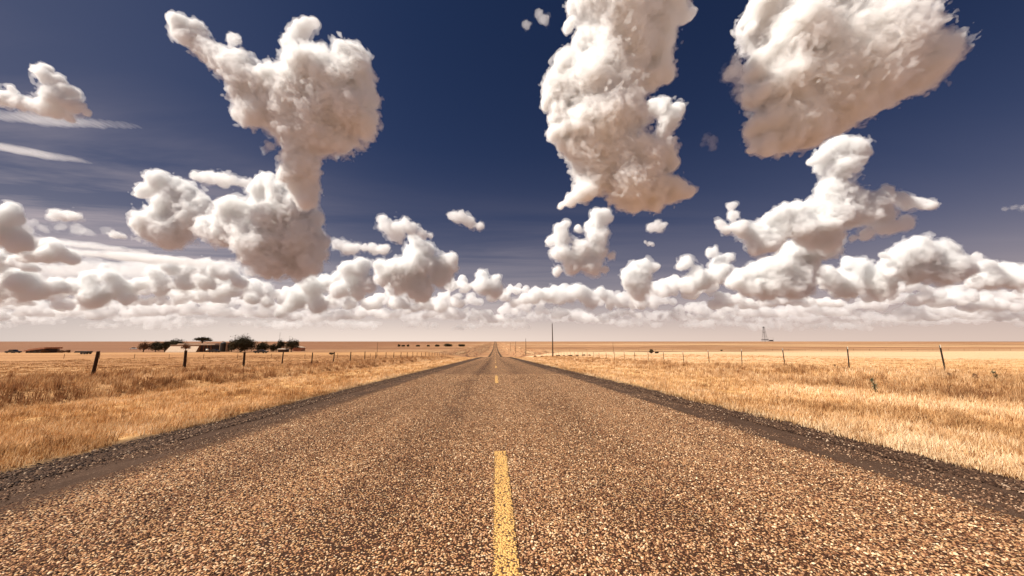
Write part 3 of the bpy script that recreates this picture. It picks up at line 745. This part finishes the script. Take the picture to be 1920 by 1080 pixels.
# ------------------------------------------------------------ clouds: real bodies of thin white volume, high and far
Rm = np.array(cam_ob.rotation_euler.to_matrix()); CAMP = np.array(cam_ob.location)
def nets(f, o, h):
    s = f < 0; nx, ny, nz = f.shape
    c = np.zeros((nx - 1, ny - 1, nz - 1), np.int8)
    K = [(a, b, d) for a in (0, 1) for b in (0, 1) for d in (0, 1)]
    for a, b, d in K: c += s[a:nx - 1 + a, b:ny - 1 + b, d:nz - 1 + d]
    act = (c > 0) & (c < 8); idx = np.full(c.shape, -1, np.int64); ii = np.argwhere(act); idx[act] = np.arange(len(ii))
    acc = np.zeros((len(ii), 3)); cnt = np.zeros(len(ii))
    for p in K:
        for ax in range(3):
            if p[ax] == 0:
                q = list(p); q[ax] = 1
                fp = f[ii[:, 0] + p[0], ii[:, 1] + p[1], ii[:, 2] + p[2]]; fq = f[ii[:, 0] + q[0], ii[:, 1] + q[1], ii[:, 2] + q[2]]
                m = (fp < 0) != (fq < 0); t = np.where(m, fp / np.where(m, fp - fq, 1), 0)
                pos = np.tile(np.array(p, float), (len(ii), 1)); pos[:, ax] = t
                acc += pos * m[:, None]; cnt += m
    v = (ii + acc / cnt[:, None]) * h + o
    qs = []
    for ax in range(3):
        b1, b2 = (ax + 1) % 3, (ax + 2) % 3
        s0 = [slice(1, -1)] * 3; s0[ax] = slice(0, -1); s1 = [slice(1, -1)] * 3; s1[ax] = slice(1, None)
        A = s[tuple(s0)]; B = s[tuple(s1)]
        for cond, flip in ((A & ~B, False), (~A & B, True)):
            e = np.argwhere(cond)
            if not len(e): continue
            off = np.ones(3, int); off[ax] = 0; e = e + off
            def g(u, w):
                k = e.copy(); k[:, b1] -= u; k[:, b2] -= w; return idx[k[:, 0], k[:, 1], k[:, 2]]
            q = np.stack([g(1, 1), g(0, 1), g(0, 0), g(1, 0)], 1)
            qs.append(q[:, ::-1] if flip else q)
    return v, np.concatenate(qs)
def cloud_mat(D, den):
    m = bpy.data.materials.new('cloud_vapour'); m.use_nodes = True; nt = m.node_tree; nt.nodes.clear()
    out = nt.nodes.new('ShaderNodeOutputMaterial'); v = nt.nodes.new('ShaderNodeVolumeScatter')
    v.inputs['Color'].default_value = (.905, .893, .908, 1); v.inputs['Density'].default_value = F / D * den; v.inputs['Anisotropy'].default_value = .1
    nt.links.new(v.outputs[0], out.inputs['Volume']); return m
A2 = (np.array([[.8, .6, 0], [-.6, .8, 0], [0, 0, 1]]) @ np.array([[1, 0, 0], [0, .8, .6], [0, -.6, .8]])).astype(np.float32)
def cloud(name, blobs, D, label=None, den=.24, res=1.9, amp=1.0, seed=0, thick=1.0, depth=.5, shred=1.0, shells=True, **kw):
    r = np.random.default_rng(seed)
    B = np.array(blobs, float); x = B[:, 0] - 960; y = 540 - B[:, 1]; rad = B[:, 2] + 1.6
    z = (r.uniform(-1, 1, len(B)) * rad * depth) if B.shape[1] < 4 else B[:, 3]
    small = np.mean(rad) < 13.5 and shells
    if small: den = den * .55; amp = amp * 1.35; shred = shred * 1.4
    K = 5.5; pad = rad * .7 + 6
    lo = np.array([(x - rad - pad).min(), (y - rad - pad).min(), (z - rad * thick - pad).min()]); hi = np.array([(x + rad + pad).max(), (y + rad + pad).max(), (z + rad * thick + pad).max()])
    n = np.ceil((hi - lo) / res).astype(int) + 2
    g = [(lo[k] + np.arange(n[k]) * res).astype(np.float32) for k in range(3)]
    f = np.zeros(n, np.float32)
    # coarse warp field bends every blob out of round
    st = 5; gc = [g[k][::st] for k in range(3)]; gc = [np.append(c_, c_[-1] + st * res) for c_ in gc]
    cx, cy, cz = np.meshgrid(*gc, indexing='ij'); pc = np.stack([cx.ravel(), cy.ravel(), cz.ravel()], 1).astype(np.float64) + seed * 53.7
    wsc = min(1.0, np.mean(rad) / 18)
    Wp = []
    for k in range(3):
        w_ = (perlin(pc / (46 * wsc) + 31 * k) * 10 + perlin(pc / (20 * wsc) + 77 + 31 * k) * 6) * wsc
        w_ = w_.reshape(cx.shape).astype(np.float32)
        for ax in range(3):
            t_ = np.arange(n[ax]) / st; i_ = np.minimum(t_.astype(int), w_.shape[ax] - 2); fr = (t_ - i_).astype(np.float32); sh_ = [1, 1, 1]; sh_[ax] = -1; fr = fr.reshape(sh_)
            w_ = np.take(w_, i_, ax) * (1 - fr) + np.take(w_, i_ + 1, ax) * fr
        Wp.append(w_)
    for X_, Y_, Z_, R_ in zip(x, y, z, rad):
        sl_ = tuple(slice(max(0, int((c - R_ * 1.8 * e - 8 - lo[k]) / res)), max(0, int((c + R_ * 1.8 * e + 8 - lo[k]) / res) + 1)) for k, (c, e) in enumerate(((X_, 1), (Y_, 1), (Z_, thick))))
        d = np.sqrt((g[0][sl_[0]][:, None, None] + Wp[0][sl_] - X_) ** 2 + (g[1][sl_[1]][None, :, None] + Wp[1][sl_] - Y_) ** 2 + ((g[2][sl_[2]][None, None, :] + Wp[2][sl_] - Z_) / thick) ** 2)
        f[sl_] += np.exp(-K * (d / R_ - 1))
    val = -np.log(np.maximum(f, 1e-3)) / K + .08
    md = float(np.sqrt(np.mean(rad) * 16))
    band = np.argwhere(np.abs(val) < .55)
    p = np.stack([g[k][band[:, k]] for k in range(3)], 1) + seed * 37.3
    p[:, 2] /= max(1.0, thick * .7)
    wx = perlin(p / 30 + 3) * 8; wy = perlin(p / 30 + 50) * 8; p = p + np.stack([wx, wy, wx - wy], 1)
    fm = np.clip(.75 + 1.6 * perlin((p / 55.0 + 140).astype(np.float32)), .15, 1.4)
    nz = 0; a = .44 * amp; s = 1 / (md * 1.8)
    for o in range(6):
        if 1 / s < res * 1.1: break
        m = perlin((p * s + o * 11.7).astype(np.float32))
        nz = nz + (a * (fm if o > 2 else 1) * (.36 - 1.6 * np.abs(m)) if o > 0 else a * m * .8)
        a *= .64 if o else .8; s *= 1.95; p = p @ A2
    v0 = val[band[:, 0], band[:, 1], band[:, 2]]
    sh = perlin((p / 17.0 + 200).astype(np.float32)) + .5 * perlin((p / 7.0 + 90).astype(np.float32))
    tear = shred * .8 * np.clip(sh - .10, 0, 1) * np.clip(v0 * 4 + .5, 0, 1)
    fuzz = perlin((p / 5.2 + 9).astype(np.float32)) * .15 + perlin((p / 10.5 + 19).astype(np.float32)) * .26
    o = None; s = D / F
    for lv, dm, off, fz in (((0, .22, .13, 1.15), (1, .9, -.02, .3)) if shells else ((0, 1.0, 0, .4),)):
        vv = val.copy(); vv[band[:, 0], band[:, 1], band[:, 2]] = v0 + nz - off - (tear if lv == 0 else 0) + fuzz * fz * amp
        vv[[0, -1]] = 1; vv[:, [0, -1]] = 1; vv[:, :, [0, -1]] = 1
        v, q = nets(vv, lo, res)
        W = CAMP + (v[:, 0:1] * s) * Rm[:, 0] + (v[:, 1:2] * s) * Rm[:, 1] + (D - v[:, 2:3] * s) * (-Rm[:, 2])
        if o is None: c = W.mean(0); o = mesh_np(name, W - c, q, cloud_mat(D, den * dm), loc=c)
        else: mesh_np('core', W - c, q, cloud_mat(D, den * dm), parent=o)
    if label: tag(o, label, 'cloud', 'cumulus clouds over the plain')
    for k_, v_ in kw.items(): o[k_] = v_
    return o
cloud('cloud', [(326,37,12),(338,44,13),(348,52,18),(340,60,12),(370,55,15),(378,68,14),(359,74,20),(385,93,22),(411,111,25),(437,122,25),(455,133,30),(470,159,34),(478,181,32),(518,160,30),(522,178,38),(578,46,12),(588,40,8),(567,52,16),(559,66,17),(550,74,14),(552,88,17),(556,104,20),(559,122,26),(596,111,20),(589,141,38),(640,98,18),(650,92,14),(663,108,26),(655,133,34),(678,136,20),(684,160,20),(686,180,20),(633,159,46),(450,217,13),(462,214,18),(485,218,26),(522,222,34),(559,230,40),(596,222,50),(633,215,50),(670,222,34),(693,230,18),(663,200,36),(596,192,48),(559,192,38),(581,259,36),(618,262,32),(559,252,24),(641,265,14),(558,296,24),(574,315,26),(543,326,17),(567,345,26),(589,333,12),(572,372,22)], 3200, 'large white cloud with a long arm reaching up left and a hanging tail', seed=1, amp=.85)
cloud('cloud', [(432,76,9),(439,71,9),(448,80,7)], 3150, 'tiny white puff above the long arm of the big left cloud', seed=2, amp=1.1)
cloud('cloud', [(500,272,9),(493,282,6),(508,276,5)], 3150, 'small torn wisp under the left edge of the big armed cloud', seed=3, amp=1.3, den=.07)
cloud('cloud', [(305,340,18),(290,353,18),(277,360,12),(332,352,18),(352,362,17),(335,375,30),(380,380,12),(400,386,8),(322,400,26),(365,395,28),(297,420,26),(262,430,13),(285,432,24),(315,425,28),(340,435,30),(315,452,14),(370,415,22)], 4800, 'rounded white cloud joined at the lower left of the big grey-based cumulus', seed=4)
cloud('cloud', [(434,380,10),(430,392,12),(420,404,18),(450,400,24),(477,397,22),(390,424,20),(415,432,30),(452,425,38),(490,420,38),(515,412,34),(552,400,32),(565,375,24),(502,345,18),(487,357,16),(510,358,14),(527,365,26),(590,405,12),(585,420,16),(577,440,28),(600,452,14),(596,475,17),(540,450,48),(490,455,40),(552,485,36),(515,490,32),(585,493,20),(465,480,20)], 4600, 'massive cumulus with a broad flat grey-mauve base left of centre', seed=5)
cloud('cloud', [(363,327,9),(374,330,11),(390,332,14),(415,337,15),(438,340,13),(456,342,9),(470,338,6)], 4300, 'small flat-bottomed cloud floating left of the tail of the big armed cloud', seed=6)
cloud('cloud', [(1173,-20,60),(1110,15,34),(1100,-5,30),(1076,5,11),(1068,45,9),(1154,47,46),(1205,40,46),(1250,20,28),(1278,32,12),(1294,24,9),(1243,62,24),(1095,80,20),(1134,100,44),(1185,100,42),(1231,97,26),(1236,140,22),(1218,155,18),(1250,150,10),(1066,116,16),(1052,133,17),(1033,155,18),(1057,167,30),(1103,163,46),(1158,163,48),(1026,190,13),(1049,218,18),(1042,249,13),(1076,241,30),(1127,233,46),(1165,225,40),(1054,274,9),(1072,280,18),(1103,295,32),(1158,295,44),(1205,300,38),(1238,290,24),(1251,311,16),(1115,334,28),(1173,352,36),(1228,357,32),(1265,358,22),(1288,361,10),(1193,383,16),(1225,385,10),(1095,361,18),(1070,377,12),(1053,385,6)], 2900, 'towering cloud right of centre cut off by the top of the picture', seed=7, thick=1.5, amp=.7)
cloud('cloud', [(1226,197,16),(1240,206,16),(1263,208,16),(1273,208,10),(1251,229,18),(1243,247,14),(1196,212,7),(1210,210,10)], 3600, 'small bright cloud lobe showing behind the right side of the towering cloud', seed=8)
cloud('cloud', [(1023,41,8),(1016,35,7),(1009,24,7)], 2900, 'tiny torn shred left of the top of the towering cloud', seed=9, amp=1.3, den=.06)
cloud('cloud', [(1421,14,20),(1409,36,16),(1403,60,10),(1453,30,42),(1498,20,48),(1557,14,54),(1599,12,38),(1629,30,22),(1647,48,22),(1672,62,28),(1608,60,54),(1700,48,8),(1710,74,17),(1725,104,18),(1739,110,8),(1723,114,30),(1685,104,44),(1719,145,22),(1725,148,9),(1685,150,40),(1634,118,58),(1583,118,58),(1527,104,58),(1468,89,44),(1433,112,22),(1419,139,16),(1421,178,18),(1462,154,42),(1527,166,58),(1583,166,54),(1634,160,42),(1605,192,26),(1622,212,12),(1557,210,42),(1498,222,40),(1450,225,32),(1421,237,14),(1439,267,20),(1475,262,24),(1515,250,24),(1409,284,6),(1440,283,8),(1580,243,8)], 2700, 'huge cloud at upper right with a long dark slanting base', seed=10, thick=1.5, amp=.6)
cloud('cloud', [(1379,127,17),(1370,136,14),(1385,154,13),(1382,108,7),(1392,178,11),(1400,190,6)], 2700, 'ragged puff off the left side of the huge upper right cloud', seed=11, amp=1.2, den=.07)
cloud('cloud', [(1325,258,7),(1332,268,9),(1340,275,8),(1318,268,5)], 3000, 'faint small wisp alone in the blue between the two tallest clouds', seed=12, amp=1.3, den=.03)
cloud('cloud', [(1570,272,16),(1552,280,14),(1533,297,14),(1522,302,8),(1570,293,30),(1590,282,20),(1607,287,18),(1614,298,11),(1573,317,22),(1553,327,14),(1567,343,22),(1553,363,22),(1583,360,20),(1587,380,32),(1460,400,16),(1447,410,14),(1487,403,22),(1520,400,26),(1553,400,32),(1580,405,30),(1470,427,26),(1503,427,28),(1537,425,24),(1370,387,7),(1374,382,5),(1370,404,10),(1353,420,9),(1360,430,8),(1380,423,16),(1403,433,18),(1430,440,26),(1420,457,20),(1443,457,18),(1620,373,18),(1660,357,12),(1670,368,18),(1640,383,22),(1693,373,14),(1713,380,12),(1728,386,11),(1738,387,8),(1653,400,22),(1620,400,22),(1553,453,20),(1527,447,20)], 5000, 'winding cloud at right stretching out like arms on both sides of a round head', seed=13)
cloud('cloud', [(1693,420,13),(1670,424,16),(1647,430,14),(1620,440,12),(1597,447,6),(1700,410,8)], 5000, 'flat cloud shelf tucked under the right arm of the winding cloud', seed=14)
cloud('cloud', [(1547,462,22),(1525,465,18),(1487,473,24),(1510,480,28),(1467,477,17),(1520,497,24),(1437,497,16),(1420,507,16),(1393,517,16),(1373,530,12),(1453,507,26),(1403,540,18),(1437,533,26),(1470,535,26),(1507,535,24),(1487,520,24)], 6000, 'broad pale cumulus below the winding cloud at right', seed=15)
cloud('cloud', [(1550,513,14),(1560,527,20),(1597,490,12),(1610,498,16),(1637,512,18),(1603,523,26),(1653,523,18),(1637,535,24),(1593,540,20)], 6800, 'twin-headed cumulus standing just left of the great domed one', seed=16)
cloud('cloud', [(1713,457,12),(1733,457,15),(1693,477,18),(1720,480,30),(1753,475,26),(1780,467,12),(1797,497,20),(1813,507,13),(1770,503,28),(1687,500,22),(1727,508,26),(1670,510,10),(1660,480,6)], 6200, 'great domed cumulus with a flat grey base low at right', seed=17)
cloud('cloud', [(1833,480,8),(1842,497,14),(1880,507,14),(1907,507,18),(1887,523,22),(1853,523,20),(1827,530,12),(1935,515,20)], 7000, 'low cumulus row running off the right edge of the picture', seed=18)
cloud('cloud', [(1120,400,11),(1132,400,10),(1140,410,11),(1117,420,18),(1087,427,8),(1057,422,8),(1046,428,8),(1053,443,16),(1033,452,9),(1050,473,18),(1085,468,20),(1123,473,18),(1147,480,9),(1073,497,20),(1113,500,20),(1045,508,9),(1135,508,8),(1120,445,18)], 5600, 'double-peaked cloud just below the towering one right of centre', seed=19)
cloud('cloud', [(845,403,7),(858,409,11),(878,416,13),(898,423,9),(866,400,6)], 4800, 'small oval cloud alone in the blue left of centre', seed=20)
cloud('cloud', [(716,410,8),(722,420,13),(740,427,18),(757,420,11),(773,433,13),(793,440,8),(806,442,5),(747,443,14)], 5400, 'white cloud with a wispy streaked top above the centre-left pile', seed=21)
cloud('cloud', [(632,460,11),(647,463,13),(662,464,12),(683,466,9),(700,466,12),(720,468,11)], 5600, 'small long cloud just right of the massive grey-based cumulus', seed=22)
cloud('cloud', [(777,453,15),(800,472,20),(773,473,20),(823,493,18),(847,490,12),(793,494,24),(847,503,14),(713,497,13),(740,503,18),(767,503,22),(750,530,24),(783,537,24),(827,523,20),(720,517,18),(790,552,16)], 6600, 'piled cumulus left of the road with a grey shaded middle', seed=23)
cloud('cloud', [(903,513,12),(930,523,11),(907,533,18),(930,543,18)], 8000, 'low rounded cloud head straight above the end of the road', seed=24)
cloud('cloud', [(1210,497,13),(1195,500,12),(1180,517,15),(1227,497,8),(1203,513,20),(1200,537,24),(1172,530,10)], 7000, 'upright cumulus leaning right just above the power poles', seed=25)
cloud('cloud', [(1233,422,9),(1222,427,8),(1246,422,7),(1236,430,7)], 5200, 'tiny oval cloud under the base of the towering cloud', seed=26)
cloud('cloud', [(1217,457,4),(1210,454,3),(1224,459,3)], 5200, 'smallest flat shred just beneath the tiny oval cloud', seed=27)
cloud('cloud', [(1327,474,8),(1337,472,8),(1367,483,9),(1353,493,15),(1287,492,12),(1313,523,22),(1290,535,18),(1342,515,18),(1275,500,8)], 7000, 'broken low cumulus between the leaning one and the broad pale one', seed=28)
cloud('cloud', [(8,383,11),(16,396,14),(8,412,20),(28,405,9),(10,438,22),(16,458,18),(-15,430,26)], 4600, 'tall cloud head cut by the left edge of the picture', seed=29)
cloud('cloud', [(95,404,7),(106,400,10),(122,402,12),(138,406,10),(151,407,6)], 4800, 'small smooth cloud above the streaked bank at far left', seed=30)
cloud('cloud', [(60,460,11),(83,460,13),(108,462,11),(67,477,15),(96,478,15),(119,479,14),(131,489,8),(40,480,12)], 5600, 'low boxy cloud with a grey right side near the left edge', seed=31)
cloud('cloud', [(208,440,5),(218,441,7),(229,443,5)], 5400, 'tiny smooth cloud between the small left cloud and the rounded one', seed=32)
cloud('cloud', [(85,130,10),(70,132,8),(93,145,15),(107,160,12),(112,150,10),(130,172,14),(110,185,22),(138,200,15),(160,212,7),(100,205,18),(67,198,15),(33,190,15),(5,180,16),(20,166,6),(123,218,8),(-20,185,18)], 3000, 'white two-horned cloud high at the left edge of the picture', seed=33)
cloud('cloud', [(20,520,20),(60,530,22),(100,535,18),(-10,540,24),(40,550,18),(85,550,14),(110,545,10)], 6500, 'shaded flat cloud low at the left edge of the picture', seed=34)
cloud('cloud', [(1885,391,4),(1900,388,5),(1915,389,6),(1930,388,6)], 5000, 'thin sliver of cloud at the right edge of the picture', seed=35, den=.05)
cloud('cloud', [(988,49,7),(983,47,5)], 2900, 'tiniest speck of cloud left of the towering cloud', seed=37, den=.06, shred=.3)
cloud('cloud', [(195,503,7),(196,515,10),(215,520,15),(172,520,14),(150,540,18),(225,545,20),(190,552,22),(242,560,12),(165,560,14)], 7400, 'greyish cumulus with a small finger-like tip low at left', seed=38)
cloud('cloud', [(290,512,15),(320,500,17),(350,505,15),(385,500,17),(410,505,17),(430,515,15),(340,530,20),(300,535,18),(390,530,16),(450,530,13),(265,530,14)], 7600, 'long lumpy pale cumulus low below the rounded left cloud', seed=39)
cloud('cloud', [(560,560,16),(545,575,12),(590,540,19),(620,530,17),(640,522,13),(600,570,18),(470,562,14),(500,567,12),(530,588,9)], 8600, 'white slanting cumulus right below the massive grey base', seed=40)
cloud('cloud', [(655,505,14),(680,500,17),(665,530,19),(640,545,16),(695,532,17),(668,552,14)], 8000, 'blocky pale cumulus left of the grey shaded pile', seed=41)
cloud('cloud', [(110+i*13, 468+i*1.1+(i%3)*2, 8-abs(i-12)*.35) for i in range(25)], 6400, 'long smooth flat sheet of cloud stretching across the lower left sky', seed=42, den=.07, thick=4, amp=.5, shred=0, shells=False)
cloud('cloud', [(-20+i*14, 438+i*1.6+(i%2)*3, 6-abs(i-11)*.25) for i in range(22)], 6000, 'thin higher veil of cloud over the small boxy left cloud', seed=43, den=.04, thick=4, amp=.5, shred=0, shells=False)
cloud('cloud', [(-30+i*13, 216+i*.9, 6.5-abs(i-9)*.4) for i in range(23)], 3300, 'thin grey veil trailing right beneath the two-horned cloud', seed=44, den=.016, thick=5, amp=.6, shred=0, shells=False)
cloud('cloud', [(-30+i*14, 272+i*2.2, 7-abs(i-5)*.5) for i in range(14)], 3600, 'second thin grey streak lower at the left edge', seed=45, den=.014, thick=5, amp=.6, shred=0, shells=False)
cloud('cloud', [(-60+i*24, 505+((i*7)%5)*3-6, 20-abs(i-13)*.7) for i in range(28)], 8200, 'wide hazy cloud sheet filling the low left sky behind the brighter heads', seed=46, den=.022, thick=2, amp=.8, shred=0, shells=False)
cloud('cloud', [(60,420,9),(85,427,10),(110,424,9),(140,430,11),(170,436,10),(200,432,7),(40,428,8)], 6400, 'thin grey ragged cloud under the small smooth one at far left', seed=47, den=.05, amp=1.1)
cloud('cloud', [(8,480,18),(35,490,16),(-15,495,22),(60,500,12)], 6200, 'shaded cloud shoulder below the tall head at the left edge', seed=48)
cloud('cloud', [(430,540,14),(455,530,12),(480,538,15),(410,548,12),(505,545,10)], 8800, 'small bright cumulus low between the lumpy one and the slanting one', seed=49, den=.14)
cloud('cloud', [(985,560,13),(1005,550,14),(1030,553,16),(1050,562,13),(965,568,10)], 8800, 'low cumulus head above the third pole', seed=50, den=.16)
cloud('cloud', [(1083,545,15),(1100,553,14),(1128,550,12),(1143,560,13),(1110,565,14),(1068,560,12)], 8800, 'low cumulus directly under the double-peaked cloud', seed=51, den=.16)

def bank(D, row0, row1, hmax, n, seed, den, x0=-60, x1=1980):
    r = np.random.default_rng(seed); bl = []
    for i in range(n):
        cx = x0 + (x1 - x0) * (i + r.random()) / n; base = r.uniform(row0, row1); wd = r.uniform(14, 48); hh = hmax * r.uniform(.35, 1) * (.75 + .5 * wd / 60)
        for k in range(int(13 + wd / 2.6)):
            u = r.uniform(-1, 1); top = hh * (1 - u * u) ** .6 * r.uniform(.2, 1); rr = r.uniform(.10, .24) * hh + 2.0
            bl.append((cx + u * wd, base - rr * .6 - max(0, top - rr), rr, r.uniform(-16, 16)))
    o = cloud('cloud_bank', bl, D, den=den, res=2.4, amp=1.0, seed=seed, shells=False, shred=.6)
    return o
tag(bank(9000, 540, 584, 34, 54, 61, .15), 'crowded cumulus heads piled above the horizon in front of the hazier ones', 'clouds', kind='stuff')
tag(bank(14000, 566, 603, 24, 90, 62, .09), 'hazy middle row of small cumulus low over the horizon', 'clouds', kind='stuff')
tag(bank(21000, 588, 618, 15, 100, 63, .045), 'faintest pale row of far clouds just above the plain', 'clouds', kind='stuff')
